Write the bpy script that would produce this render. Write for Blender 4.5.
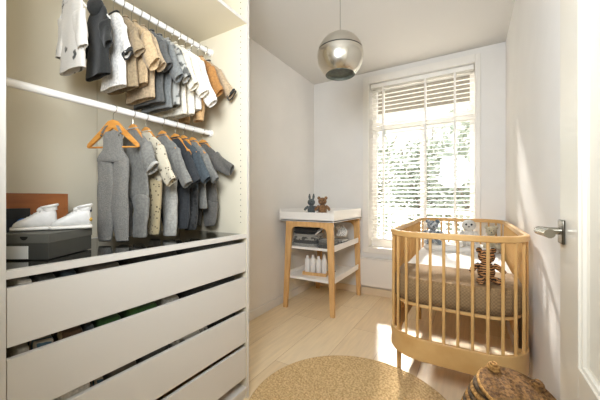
import bpy, bmesh, math, random
from mathutils import Vector, Matrix, noise
random.seed(7)
S = bpy.context.scene
for o in list(bpy.data.objects): bpy.data.objects.remove(o)
COL = S.collection
PI = math.pi

# ------------------------------------------------------------ camera, world, sun, exposure
EYE = 1.116
cam = bpy.data.objects.new('camera', bpy.data.cameras.new('camera')); COL.objects.link(cam)
cam.data.sensor_width = 36; cam.data.lens = 36 * 290 / 600; cam.data.clip_start = .02
cam.data.shift_y = -1 / 600
cam.location = (0, 0, EYE); cam.rotation_euler = (PI / 2, 0, math.radians(30.38))
S.camera = cam
S.view_settings.view_transform = 'Standard'; S.view_settings.look = 'None'
S.view_settings.gamma = 1; S.view_settings.use_curve_mapping = False
S.view_settings.exposure = .64
S.cycles.use_denoising = True
S.cycles.max_bounces = 12; S.cycles.diffuse_bounces = 7; S.cycles.transparent_max_bounces = 24
S.cycles.sample_clamp_indirect = 6
S.cycles.caustics_reflective = False; S.cycles.caustics_refractive = False
w = bpy.data.worlds.new('sky'); S.world = w; w.use_nodes = True
bg = w.node_tree.nodes['Background']; bg.inputs[0].default_value = (.86, .94, 1.06, 1); bg.inputs[1].default_value = 3.2
sun = bpy.data.objects.new('sun', bpy.data.lights.new('sun', 'SUN')); COL.objects.link(sun)
sun.data.energy = 16; sun.data.angle = math.radians(4); sun.data.color = (1, .96, .91)
sun.rotation_euler = Vector((.30, -1, -.80)).to_track_quat('-Z', 'Y').to_euler()
def portal(name, loc, rot, sx, sy):
    l = bpy.data.lights.new(name, 'AREA'); l.shape = 'RECTANGLE'; l.size = sx; l.size_y = sy
    l.cycles.is_portal = True; o = bpy.data.objects.new(name, l); COL.objects.link(o)
    o.location = loc; o.rotation_euler = rot
portal('window_portal', (-.49, 3.62, 1.5), (-PI / 2, 0, 0), 1.1, 1.95)
#portal('doorway_portal', (-.14, -.14, 1.05), (PI / 2, 0, 0), .86, 2.1)
fl = bpy.data.objects.new('bounce_light', bpy.data.lights.new('bounce_light', 'AREA')); COL.objects.link(fl)   # added fill lamp above the camera, aimed into the room to brighten it
fl.data.shape = 'DISK'; fl.data.size = .7; fl.data.energy = 27; fl.data.color = (.90, .97, 1.05); fl.data.spread = math.radians(160)
fl.location = (-.32, -.04, 1.72); fl.rotation_euler = Vector((-.02, 1, .06)).to_track_quat('-Z', 'Y').to_euler()

# ------------------------------------------------------------ materials
def lin(c):
    return tuple(((v / 255) / 12.92 if v / 255 <= .04045 else ((v / 255 + .055) / 1.055) ** 2.4) for v in c)
MATS = {}
def mat(name, c, rough=.6, metal=0, c2=None, kind=None, scale=20, bump=0, bscale=60, spec=.4, stretch=(1, 1, 1), lo=.4, hi=.6, sheen=0, coat=0):
    if name in MATS: return MATS[name]
    m = bpy.data.materials.new(name); m.use_nodes = True; nt = m.node_tree; N = nt.nodes; L = nt.links
    b = N['Principled BSDF']; b.inputs['Roughness'].default_value = rough; b.inputs['Metallic'].default_value = metal
    b.inputs['Specular IOR Level'].default_value = spec; b.inputs['Sheen Weight'].default_value = sheen; b.inputs['Coat Weight'].default_value = coat
    base = (*lin(c), 1); b.inputs['Base Color'].default_value = base
    tc = N.new('ShaderNodeTexCoord'); mp = N.new('ShaderNodeMapping'); mp.inputs['Scale'].default_value = stretch
    L.new(tc.outputs['Object'], mp.inputs[0])
    if c2 is not None:
        r = N.new('ShaderNodeValToRGB'); r.color_ramp.elements[0].color = base; r.color_ramp.elements[1].color = (*lin(c2), 1)
        r.color_ramp.elements[0].position = lo; r.color_ramp.elements[1].position = hi
        if kind == 'zebra':
            t = N.new('ShaderNodeTexWave'); t.bands_direction = 'Z'; t.inputs['Scale'].default_value = scale; t.inputs['Distortion'].default_value = 6; t.inputs['Detail Scale'].default_value = 2; out = t.outputs['Fac']
        elif kind == 'dots':
            t = N.new('ShaderNodeTexVoronoi'); t.inputs['Scale'].default_value = scale; out = t.outputs['Distance']
        elif kind == 'wave':
            t = N.new('ShaderNodeTexWave'); t.inputs['Scale'].default_value = scale; t.inputs['Distortion'].default_value = 2.5; out = t.outputs['Fac']
        elif kind == 'checks':
            t = N.new('ShaderNodeTexChecker'); t.inputs['Scale'].default_value = scale; out = t.outputs['Fac']
        else:
            t = N.new('ShaderNodeTexNoise'); t.inputs['Scale'].default_value = scale; t.inputs['Detail'].default_value = 4; out = t.outputs['Fac']
        L.new(mp.outputs[0], t.inputs['Vector']); L.new(out, r.inputs[0]); L.new(r.outputs[0], b.inputs['Base Color'])
    if bump:
        n = N.new('ShaderNodeTexNoise'); n.inputs['Scale'].default_value = bscale; n.inputs['Detail'].default_value = 3
        L.new(mp.outputs[0], n.inputs['Vector']); bp = N.new('ShaderNodeBump'); bp.inputs['Strength'].default_value = bump
        bp.inputs['Distance'].default_value = .005; L.new(n.outputs['Fac'], bp.inputs['Height']); L.new(bp.outputs[0], b.inputs['Normal'])
    MATS[name] = m; return m
def cloth(name, c, c2=None, **k):
    def ds(v): g = sum(v) / 3; return tuple(int((x * .82 + g * .18) * .95) for x in v)
    c = ds(c); c2 = ds(c2) if c2 else None
    k.setdefault('scale', 90); k.setdefault('bump', .22); k.setdefault('bscale', 140); k.setdefault('sheen', .15)
    if c2 is None: c2 = tuple(min(255, int(v * 1.12) + 3) for v in c)
    return mat(name, c, .9, c2=c2, **k)
WALLP = mat('white plaster wall', (224, 221, 216), .6, c2=(227, 224, 219), scale=3, bump=.05, bscale=30)
CEILP = mat('white ceiling paint', (206, 203, 197), .8)
GLOSS = mat('white gloss paint', (226, 222, 215), .25)
TRIMM = mat('white window paint', (230, 226, 218), .4)
LAMW = mat('white laminate', (216, 211, 202), .38)
LAMI = mat('inner greige laminate', (222, 212, 188), .6)
WHITE = mat('white lacquer', (236, 233, 228), .35)
OAK = mat('oiled oak', (218, 176, 120), .42, c2=(204, 160, 104), scale=6, stretch=(6, 6, 1), bump=.05)
CRIBW = mat('beech varnish', (206, 166, 108), .38, c2=(194, 151, 92), scale=5, stretch=(1, 1, 1), bump=.04, coat=.15)
METAL = mat('brushed nickel', (112, 108, 98), .3, 1)
STEEL = mat('polished steel', (168, 163, 150), .15, 1)
DARK = mat('dark plastic', (30, 30, 28), .5)
BLACKG = mat('smoked glass', (40, 39, 34), .06, spec=.8)
HANGW = mat('honey beech', (214, 150, 72), .45, c2=(196, 130, 56), scale=8, stretch=(1, 1, 6))
def glass_mat():
    m = bpy.data.materials.new('window glass'); m.use_nodes = True; nt = m.node_tree; N = nt.nodes
    N.remove(N['Principled BSDF']); t = N.new('ShaderNodeBsdfTransparent'); g = N.new('ShaderNodeBsdfGlossy'); g.inputs['Roughness'].default_value = .02
    f = N.new('ShaderNodeFresnel'); f.inputs[0].default_value = 1.45; x = N.new('ShaderNodeMixShader')
    nt.links.new(f.outputs[0], x.inputs[0]); nt.links.new(t.outputs[0], x.inputs[1]); nt.links.new(g.outputs[0], x.inputs[2])
    nt.links.new(x.outputs[0], N['Material Output'].inputs[0]); return m
GLASS = glass_mat()
def floor_mat():
    m = bpy.data.materials.new('pale oak planks'); m.use_nodes = True; nt = m.node_tree; N = nt.nodes; L = nt.links
    b = N['Principled BSDF']; b.inputs['Roughness'].default_value = .33; b.inputs['Specular IOR Level'].default_value = .5
    tc = N.new('ShaderNodeTexCoord'); mp = N.new('ShaderNodeMapping'); mp.inputs['Rotation'].default_value = (0, 0, PI / 2)
    L.new(tc.outputs['Object'], mp.inputs[0])
    br = N.new('ShaderNodeTexBrick'); br.offset = .37; br.inputs['Scale'].default_value = 1
    br.inputs['Brick Width'].default_value = 1.2; br.inputs['Row Height'].default_value = .29; br.inputs['Mortar Size'].default_value = .0016
    br.inputs['Color1'].default_value = (*lin((240, 222, 190)), 1); br.inputs['Color2'].default_value = (*lin((229, 207, 170)), 1)
    br.inputs['Mortar'].default_value = (*lin((190, 160, 120)), 1); L.new(mp.outputs[0], br.inputs['Vector'])
    m2 = N.new('ShaderNodeMapping'); m2.inputs['Scale'].default_value = (14, 1.2, 1); L.new(tc.outputs['Object'], m2.inputs[0])
    n = N.new('ShaderNodeTexNoise'); n.inputs['Scale'].default_value = 3; n.inputs['Detail'].default_value = 6; L.new(m2.outputs[0], n.inputs['Vector'])
    r = N.new('ShaderNodeValToRGB'); r.color_ramp.elements[0].color = (.88, .86, .83, 1); r.color_ramp.elements[1].color = (1.06, 1.04, 1.0, 1)
    r.color_ramp.elements[0].position = .3; r.color_ramp.elements[1].position = .7; L.new(n.outputs['Fac'], r.inputs[0])
    x = N.new('ShaderNodeMixRGB'); x.blend_type = 'MULTIPLY'; x.inputs[0].default_value = .8; L.new(br.outputs['Color'], x.inputs[1]); L.new(r.outputs[0], x.inputs[2])
    L.new(x.outputs[0], b.inputs['Base Color']); return m
FLOORM = floor_mat()

# ------------------------------------------------------------ mesh builder
class MB:
    def __init__(s): s.bm = bmesh.new()
    def face(s, vs):
        try: s.bm.faces.new(vs)
        except ValueError: pass
    def box(s, x0, x1, y0, y1, z0, z1, M=None):
        v = []
        for z in (z0, z1):
            for x, y in ((x0, y0), (x1, y0), (x1, y1), (x0, y1)):
                p = Vector((x, y, z)); v.append(s.bm.verts.new(M @ p if M else p))
        for f in ((3, 2, 1, 0), (4, 5, 6, 7), (0, 1, 5, 4), (1, 2, 6, 5), (2, 3, 7, 6), (3, 0, 4, 7)): s.face([v[i] for i in f])
        return s
    def loft(s, rings, cap0=True, cap1=True, closed=False):
        R = [[s.bm.verts.new(p) for p in r] for r in rings]; n = len(R[0])
        m = len(R)
        for i in range(m if closed else m - 1):
            a, b = R[i], R[(i + 1) % m]
            for j in range(n): s.face((a[j], a[(j + 1) % n], b[(j + 1) % n], b[j]))
        if not closed:
            if cap0: s.face(R[0][::-1])
            if cap1: s.face(R[-1])
        return s
    def tube(s, pts, rad, n=10, caps=True, flat=1.0, up=Vector((0, 0, 1))):
        pts = [Vector(p) for p in pts]; k = len(pts)
        if not hasattr(rad, '__len__'): rad = [rad] * k
        rings = []
        for i, p in enumerate(pts):
            t = (pts[min(i + 1, k - 1)] - pts[max(i - 1, 0)]).normalized()
            u = up if abs(t.dot(up)) < .95 else Vector((0, 1, 0))
            a = t.cross(u).normalized(); b = a.cross(t).normalized()
            rings.append([p + a * math.cos(q) * rad[i] + b * math.sin(q) * rad[i] * flat for q in [2 * PI * j / n for j in range(n)]])
        return s.loft(rings, caps, caps)
    def ell(s, c, r, n=16, m=10, M=None):
        c = Vector(c); rings = []
        for i in range(1, m):
            a = PI * i / m
            ring = [Vector((r[0] * math.sin(a) * math.cos(q), r[1] * math.sin(a) * math.sin(q), -r[2] * math.cos(a))) for q in [2 * PI * j / n for j in range(n)]]
            rings.append([c + (M @ p if M else p) for p in ring])
        R = [[s.bm.verts.new(p) for p in q] for q in rings]
        d = Vector((0, 0, r[2])); d = M @ d if M else d
        b0 = s.bm.verts.new(c - d); b1 = s.bm.verts.new(c + d)
        for i in range(len(R) - 1):
            for j in range(n): s.face((R[i][j], R[i][(j + 1) % n], R[i + 1][(j + 1) % n], R[i + 1][j]))
        for j in range(n):
            s.face((b0, R[0][(j + 1) % n], R[0][j])); s.face((b1, R[-1][j], R[-1][(j + 1) % n]))
        return s
    def lathe(s, prof, n=48, c=(0, 0, 0), caps=False):
        c = Vector(c)
        return s.loft([[c + Vector((r * math.cos(q), r * math.sin(q), z)) for q in [2 * PI * j / n for j in range(n)]] for r, z in prof], caps, caps)
    def prism(s, poly, f0, f1):
        a = [s.bm.verts.new(f0(*p)) for p in poly]; b = [s.bm.verts.new(f1(*p)) for p in poly]; n = len(poly)
        for j in range(n): s.face((a[j], a[(j + 1) % n], b[(j + 1) % n], b[j]))
        s.face(a[::-1]); s.face(b); return s
    def crumple(s, a=.004, f=20, seed=0):
        for v in s.bm.verts:
            q = noise.noise_vector(v.co * f + Vector((seed * 3.1, seed, 0))); q2 = noise.noise_vector(Vector((v.co.x * f * 1.6, v.co.y * f, v.co.z * f * .5)) + Vector((seed, 9, 0)))
            v.co += Vector((q.x * a * .7, (q.y + q2.y * .8) * a, q.z * a * .4))
        return s
    def build(s, name, m, parent=None, loc=None, bevel=0, smooth=35, sub=0):
        bm = s.bm; bmesh.ops.recalc_face_normals(bm, faces=bm.faces)
        if smooth:
            for f in bm.faces: f.smooth = True
            for e in bm.edges:
                if len(e.link_faces) == 2 and e.calc_face_angle(0) > math.radians(smooth): e.smooth = False
        me = bpy.data.meshes.new(name); bm.to_mesh(me); bm.free(); me.materials.append(m)
        o = bpy.data.objects.new(name, me); COL.objects.link(o)
        if parent: o.parent = parent
        if loc: o.location = loc
        if bevel:
            q = o.modifiers.new('bevel', 'BEVEL'); q.width = bevel; q.segments = 2; q.limit_method = 'ANGLE'
        if sub:
            q = o.modifiers.new('sub', 'SUBSURF'); q.levels = sub; q.render_levels = sub
        return o
def tag(o, label=None, cat=None, group=None, kind=None):
    if label: o['label'] = label
    if cat: o['category'] = cat
    if group: o['group'] = group
    if kind: o['kind'] = kind
    return o
def empty(name, loc=(0, 0, 0), rz=0, label=None, cat=None, group=None, kind=None):
    o = bpy.data.objects.new(name, None); COL.objects.link(o); o.location = loc; o.rotation_euler.z = math.radians(rz)
    o.empty_display_size = .05; return tag(o, label, cat, group, kind)
def struct(name, mb, m, parent=None, **k):
    o = mb.build(name, m, parent, **k)
    if not parent: o['kind'] = 'structure'
    return o

# ------------------------------------------------------------ the room
XL, XR, YB, H = -1.747, .29, 3.34, 2.60
YF = -.12
struct('floor', MB().box(XL - .1, XR + .1, YF, YB + .25, -.1, 0), FLOORM)
struct('ceiling', MB().box(XL - .1, XR + .1, YF, YB + .25, H, H + .1), CEILP)
struct('wall_left', MB().box(XL - .1, XL, YF, YB + .25, 0, H), WALLP)
struct('wall_right', MB().box(XR, XR + .1, YF, YB + .25, 0, H), WALLP)
WX0, WX1, WZ0, WZ1 = -1.02, .043, .55, 2.46
bw = MB(); bw.box(XL, WX0, YB, YB + .25, 0, H); bw.box(WX1, XR, YB, YB + .25, 0, H)
bw.box(WX0, WX1, YB, YB + .25, 0, WZ0); bw.box(WX0, WX1, YB, YB + .25, WZ1, H)
struct('wall_back', bw, WALLP)
fw_ = MB(); fw_.box(XL, -.57, YF, YF + .08, 0, H); fw_.box(-.57, XR, YF, YF + .08, 2.1, H)
struct('wall_front', fw_, WALLP)
hw_ = MB(); hw_.box(-1.3, -1.2, -1.5, YF, 0, H); hw_.box(.9, 1.0, -1.5, YF, 0, H); hw_.box(-1.3, 1.0, -1.6, -1.5, 0, H); hw_.box(XR, 1.0, YF - .05, YF, 0, H)  # unseen hallway shell, put in to keep sky light out of the doorway
struct('wall_hallway', hw_, WALLP)
struct('floor_hallway', MB().box(-1.3, 1.0, -1.6, YF, -.1, 0), FLOORM)
struct('ceiling_hallway', MB().box(-1.3, 1.0, -1.6, YF, H, H + .1), CEILP)
struct('baseboard_back', MB().box(XL, XR, YB - .014, YB, 0, .082), mat('beige baseboard tone', (222, 202, 172), .5), bevel=.003)  # back baseboard coloured beige, the side ones keep the wall material
struct('baseboard_left', MB().box(XL, XL + .014, YF, YB - .014, 0, .082), WALLP, bevel=.003)
struct('baseboard_right', MB().box(XR - .012, XR, YF, YB - .014, 0, .082), WALLP, bevel=.003)
# window casing, frame and panes
c = MB(); cw = .07
c.box(WX0 - cw, WX0, YB - .018, YB, WZ0 - .06, WZ1 + .08); c.box(WX1, WX1 + .045, YB - .018, YB, WZ0 - .06, WZ1 + .08)
c.box(WX0, WX1, YB - .018, YB, WZ1, WZ1 + .08)
struct('trim_1', c, TRIMM, bevel=.004)
struct('trim_2', MB().box(WX0, WX1, YB - .03, YB + .16, WZ0 - .06, WZ0 + .005), TRIMM, bevel=.004)
wn = empty('window_1', (0, 0, 0), kind='structure')
f = MB(); y0, y1 = YB + .16, YB + .21; fw = .045
f.box(WX0, WX0 + fw, y0, y1, WZ0, WZ1); f.box(WX1 - fw, WX1, y0, y1, WZ0, WZ1)
f.box(WX0, WX1, y0 - .03, y1, WZ0, WZ0 + .11); f.box(WX0, WX1, y0, y1, WZ1 - .03, WZ1)
f.box(WX0, WX1, y0 - .02, y1, 1.94, 2.03)
f.build('frame', TRIMM, wn, bevel=.003)
MB().box(-.485, -.44, y0, y1, WZ0 + .07, 1.94).build('mullion', TRIMM, wn, bevel=.003)
for x0, x1, z0, z1 in ((WX0 + fw, -.485, WZ0 + .07, 1.94), (-.44, WX1 - fw, WZ0 + .07, 1.94), (WX0 + fw, WX1 - fw, 2.03, WZ1 - .03)):
    MB().box(x0, x1, YB + .183, YB + .187, z0, z1).build('pane', GLASS, wn, smooth=0)

# venetian blind
BL = empty('venetian_blind', (-.49, YB + .05, 0), label='white venetian blind with thin open slats hanging in the window', cat='window blind')
SLAT = mat('white slat paint', (240, 237, 230), .45)
bx0, bx1 = WX0 + .012 + .49, WX1 - .012 + .49
MB().box(bx0, bx1, -.03, .03, WZ1 - .05, WZ1 - .004).build('headrail', SLAT, BL, bevel=.003)
sl = MB(); z = WZ1 - .085; ca, sa = math.cos(math.radians(6)), math.sin(math.radians(6))
while z > .70:
    pr = [(-.021, 0), (-.008, .0022), (.008, .0022), (.021, 0), (.021, -.0012), (-.021, -.0012)]
    pr = [(y * ca - h * sa, y * sa + h * ca) for y, h in pr]
    sl.prism(pr, lambda y, h, z=z: (bx0, y, z + h), lambda y, h, z=z: (bx1, y, z + h)); z -= .0455
sl.build('slats', SLAT, BL)
MB().box(bx0, bx1, -.02, .02, .635, .66).build('bottom_rail', SLAT, BL, bevel=.003)
for px in (-.375, .075, .355):
    t = MB()
    for yy in (-.024, .0232): t.box(px - .009, px + .009, yy, yy + .0008, .65, WZ1 - .05)
    t.build('ladder_tape', SLAT, BL, smooth=0)
MB().tube([(-.43, -.03, WZ1 - .05), (-.43, -.032, 1.4), (-.428, -.032, 1.02)], .0016, 6).build('pull_cord', SLAT, BL)

# radiator under the window
rd = empty('radiator', (-.5, 3.305, 0), label='flat white panel radiator below the window', cat='radiator')
MB().box(-.62, .72, -.03, .02, .112, .425).build('panel', GLOSS, rd, bevel=.006)
MB().box(-.625, .725, -.034, .03, .425, .438).build('top_cover', GLOSS, rd, bevel=.003)
for x in (-.5, .6): MB().box(x, x + .03, .02, .034, .15, .40).build('bracket', METAL, rd)

# ------------------------------------------------------------ outside
OUT = mat('exterior timber', (136, 126, 110), .9, c2=(116, 106, 92), scale=4)
CREAM = mat('exterior cream paint', (235, 226, 205), .8)
LEAF = mat('spring leaves', (118, 124, 100), .6, c2=(156, 158, 138), scale=2)
BARK = mat('pale bark', (120, 108, 92), .9)
gr = MB().box(-30, 30, 3.7, 60, -3.2, -3.0); struct('ground', gr, mat('grey paving', (170, 165, 155), .9))
vb = empty('veranda_building', (-1, 13, -3), label='neighbouring veranda with a dark timber roof seen through the transom', cat='building')
MB().box(-13, 13, -.4, 4, 8.95, 9.85).build('roof', OUT, vb)
for x in [i * 1.42 - 12.4 for i in range(18)]: MB().box(x, x + .34, -.55, -.4, 8.9, 9.8).build('roof_bracket', CREAM, vb)
MB().box(-13, 13, 3.6, 4, 0, 8.95).build('wall', CREAM, vb)
for x in (-8, -3.5, 1, 5.5): MB().box(x, x + .25, -.2, .05, 0, 8.95).build('post', CREAM, vb)
def tree(x, y, h, r, seed, label):
    rnd = random.Random(seed); t = empty('garden_tree', (x, y, -3), label=label, cat='tree', group='trees outside the window')
    MB().tube([(0, 0, 0), (.1, 0, h * .5), (-.1, .1, h)], [.16, .11, .03], 8).build('trunk', BARK, t)
    b = MB()
    for i in range(9):
        a = rnd.random() * 6.28; q = Vector((math.cos(a) * r * .8, math.sin(a) * r * .8, h * .55 + rnd.random() * h * .45))
        b.tube([(0, 0, h * .45 + i * .1), tuple(q)], [.05, .015], 5)
    b.build('branches', BARK, t)
    m = MB()
    for i in range(2600):
        d = Vector((rnd.gauss(0, 1), rnd.gauss(0, 1), rnd.gauss(0, 1))).normalized() * r * rnd.random() ** .45
        p = Vector((0, 0, h * .72)) + Vector((d.x, d.y, d.z * 1.25)); s_ = .05 + rnd.random() * .07
        u = Vector((rnd.gauss(0, 1), rnd.gauss(0, 1), rnd.gauss(0, 1))).normalized(); v = u.orthogonal().normalized()
        m.face([m.bm.verts.new(p + u * s_), m.bm.verts.new(p + v * s_ * .5), m.bm.verts.new(p - u * s_), m.bm.verts.new(p - v * s_ * .5)])
    m.build('foliage', LEAF, t, smooth=0)
tree(-2.9, 8.0, 6.3, 1.5, 3, 'leafy tree outside behind the window corner beside the changing table')
tree(-1.3, 11.1, 6.6, 1.3, 5, 'pale green tree outside in the middle of the window')
tree(.3, 8.1, 6.4, 1.5, 8, 'bushy tree outside behind the window half beside the wall')
rl = empty('balcony_railing', (-.5, 5.4, -.0), label='white balcony railing outside the lower half of the window', cat='railing')
MB().box(-3, 3, -.03, .03, .86, .92).build('handrail', CREAM, rl)
MB().box(-3, 3, -.02, .02, .10, .16).build('bottom_bar', CREAM, rl)
for i in range(41): MB().box(-3 + i * .148, -2.97 + i * .148, -.015, .015, .16, .86).build('baluster', CREAM, rl)
struct('balcony', MB().box(-3.5, 2.5, 3.6, 5.6, -.2, 0.0), CREAM)

# ------------------------------------------------------------ door standing open along the wall
DOORP = mat('cream door paint', (212, 205, 190), .3)
dr = empty('door_1', (XR - .0, 0, 0), kind='structure')
dx0, dx1 = -.055, -.017
def L_(x): return x
st = MB(); st.box(dx0, dx1, .985, 1.155, .01, 2.35); st.box(dx0, dx1, .36, .53, .01, 2.35)
st.box(dx0, dx1, .53, .985, 2.2, 2.35); st.box(dx0, dx1, .53, .985, .55, .69); st.box(dx0, dx1, .53, .985, .01, .2)
st.build('door_frame', DOORP, dr, bevel=.002)
MB().box(dx0 + .016, dx1 - .004, .53, .985, .2, .55).build('lower_panel', DOORP, dr)
MB().box(dx0 + .02, dx1 - .004, .53, .985, .69, 2.2).build('upper_panel', DOORP, dr)
mo = MB()
for a, b in (((.985, .69), (.53, .69)), ((.53, .69), (.53, 2.2)), ((.53, 2.2), (.985, 2.2)), ((.985, 2.2), (.985, .69))):
    mo.tube([(dx0 + .014, a[0], a[1]), (dx0 + .014, b[0], b[1])], .009, 8)
mo.build('panel_moulding', DOORP, dr)
hd = MB()
hd.box(dx0 - .008, dx0, 1.095, 1.145, .985, 1.055)
hd = hd.build('door_handle', METAL, dr, bevel=.003)
MB().tube([(dx0 - .004, 1.118, 1.022), (dx0 - .03, 1.118, 1.022), (dx0 - .052, 1.12, 1.022)], [.011, .010, .012], 14).build('neck', STEEL, hd)
MB().tube([(dx0 - .05, 1.135, 1.022), (dx0 - .056, 1.11, 1.022), (dx0 - .055, 1.07, 1.022), (dx0 - .05, 1.01, 1.023)], [.010, .013, .0115, .0125], 14, flat=1.0).build('lever', STEEL, hd)

# ------------------------------------------------------------ wardrobe
FX, BX, Y0, Y1, WT = -1.078, -1.66, .255, 1.268, .018
WD = empty('open_wardrobe', (-1.37, .76, 0), label='tall white open wardrobe with rails, drawers and a smoked glass shelf', cat='wardrobe')
ox, oy = -1.37, .76
def wbox(x0, x1, y0, y1, z0, z1): return MB().box(x0 - ox, x1 - ox, y0 - oy, y1 - oy, z0, z1)
HT = 2.36
def hole_rows(y):
    m = MB()
    for x in (FX - .045, BX + .06):
        z = .98
        while z < 2.3:
            m.box(x - ox - .0025, x - ox + .0025, y - .0004 - oy, y + .0004 - oy, z, z + .005); z += .032
    return m
for nm, ya, yb in (('side_panel', Y0, Y0 + WT), ('side_panel', Y1 - WT, Y1)):
    p = wbox(BX, FX, ya, yb, 0, HT).build(nm, LAMI, WD, bevel=.001)
    fr = wbox(FX, FX + .0015, ya, yb, 0, HT).build('edge_strip', LAMW, p)
    hole_rows(yb if ya == Y0 else ya).build('shelf_pin_holes', DARK, p)
b = wbox(BX, BX + .006, Y0 + WT, .757, .06, HT); b.box(BX - ox, BX + .006 - ox, .760 - oy, Y1 - WT - oy, .06, HT)
b.build('back_panel', LAMI, WD)
iy0, iy1 = Y0 + WT, Y1 - WT
wbox(BX + .006, FX, iy0, iy1, HT - WT, HT).build('top_panel', LAMI, WD)
wbox(BX + .006, FX, iy0, iy1, .045, .063).build('bottom_panel', LAMW, WD, bevel=.001)
wbox(FX - .03, FX - .012, iy0, iy1, 0, .045).build('plinth', LAMW, WD)
s1 = wbox(BX + .006, FX - .001, iy0, iy1, 2.098, 2.116).build('upper_shelf', LAMI, WD)
wbox(FX - .001, FX + .001, iy0, iy1, 2.098, 2.116).build('edge_strip', LAMW, s1)
sf = MB(); sf.box(FX - .03 - ox, FX - ox, iy0 - oy, iy1 - oy, .898, .920)
g1 = sf.build('glass_shelf_frame', LAMW, WD, bevel=.001); wbox(BX + .006, BX + .03, iy0, iy1, .898, .920).build('rear_shelf_frame', LAMW, WD, bevel=.001)
MB().box(BX + .03 - ox, FX - .03 - ox, iy0 - oy, iy1 - oy, .912, .918).build('smoked_glass', BLACKG, g1, smooth=0)
RX, RZ = -1.36, (2.005, 1.515)
for z in RZ:
    r = MB().tube([(RX - ox, iy0 - oy, z), (RX - ox, iy1 - oy, z)], .0115, 14, flat=1.3).build('clothes_rail', WHITE, WD)
    for yy, d in ((iy0, .012), (iy1, -.012)):
        MB().tube([(RX - ox, yy - oy, z), (RX - ox, yy + d - oy, z)], .02, 16).build('rail_bracket', WHITE, r)
DZ = ((.711, .873), (.512, .678), (.315, .484), (.118, .288))
for z0, z1 in DZ:
    d = MB(); xa, xb = BX + .03 - ox, FX - .024 - ox; ya, yb = iy0 + .012 - oy, iy1 - .012 - oy; zt = z1 - .035
    d.box(xa, xb, ya, yb, z0 + .008, z0 + .018); d.box(xa, xb, ya, ya + .012, z0 + .018, zt); d.box(xa, xb, yb - .012, yb, z0 + .018, zt); d.box(xa, xa + .012, ya + .012, yb - .012, z0 + .018, zt)
    d = d.build('drawer', OAK if z0 < .2 else LAMI, WD)
    wbox(FX - .022, FX - .004, iy0 + .003, iy1 - .003, z0, z1).build('drawer_front', LAMW, d, bevel=.001)
DARKIN = None

# ------------------------------------------------------------ garments
def ring(w, t, z, cx=0, cy=0, n=28, fold=0, ph=0, k=3):
    pts = []
    for j in range(n):
        q = 2 * PI * j / n; cx_ = math.cos(q); sy = math.sin(q)
        x = w * math.copysign(abs(cx_) ** .85, cx_); y = t * math.copysign(abs(sy) ** .7, sy)
        y += fold * math.sin(k * x / max(w, .01) * 1.7 + ph) * (1 if abs(cx_) < .95 else .5)
        pts.append(Vector((cx + x, cy + y, z)))
    return pts
def tube_cloth(p0, p1, r0, r1, flat=.42, bend=.01, n=16, seg=7, seed=0, bulge=0):
    p0, p1 = Vector(p0), Vector(p1); t = (p1 - p0).normalized(); a = Vector((0, 1, 0)); b = t.cross(a).normalized(); rings = []
    for i in range(seg + 1):
        f = i / seg; c = p0.lerp(p1, f) + b * (-bend * math.sin(f * PI)) ; r = r0 + (r1 - r0) * f + .0025 * math.sin(f * 17 + seed) + bulge * math.sin(f * PI) ** .8
        rings.append([c + b * math.cos(q) * r + a * math.sin(q) * r * flat * (1 + .25 * math.sin(3 * q + f * 5 + seed)) for q in [2 * PI * j / n for j in range(n)]])
    e = rings[-1]; cc = sum(e, Vector()) / n
    rings.append([cc + (p - cc) * .82 for p in e]); rings.append([cc + (p - cc) * .8 - t * .02 for p in e])
    return rings
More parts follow.
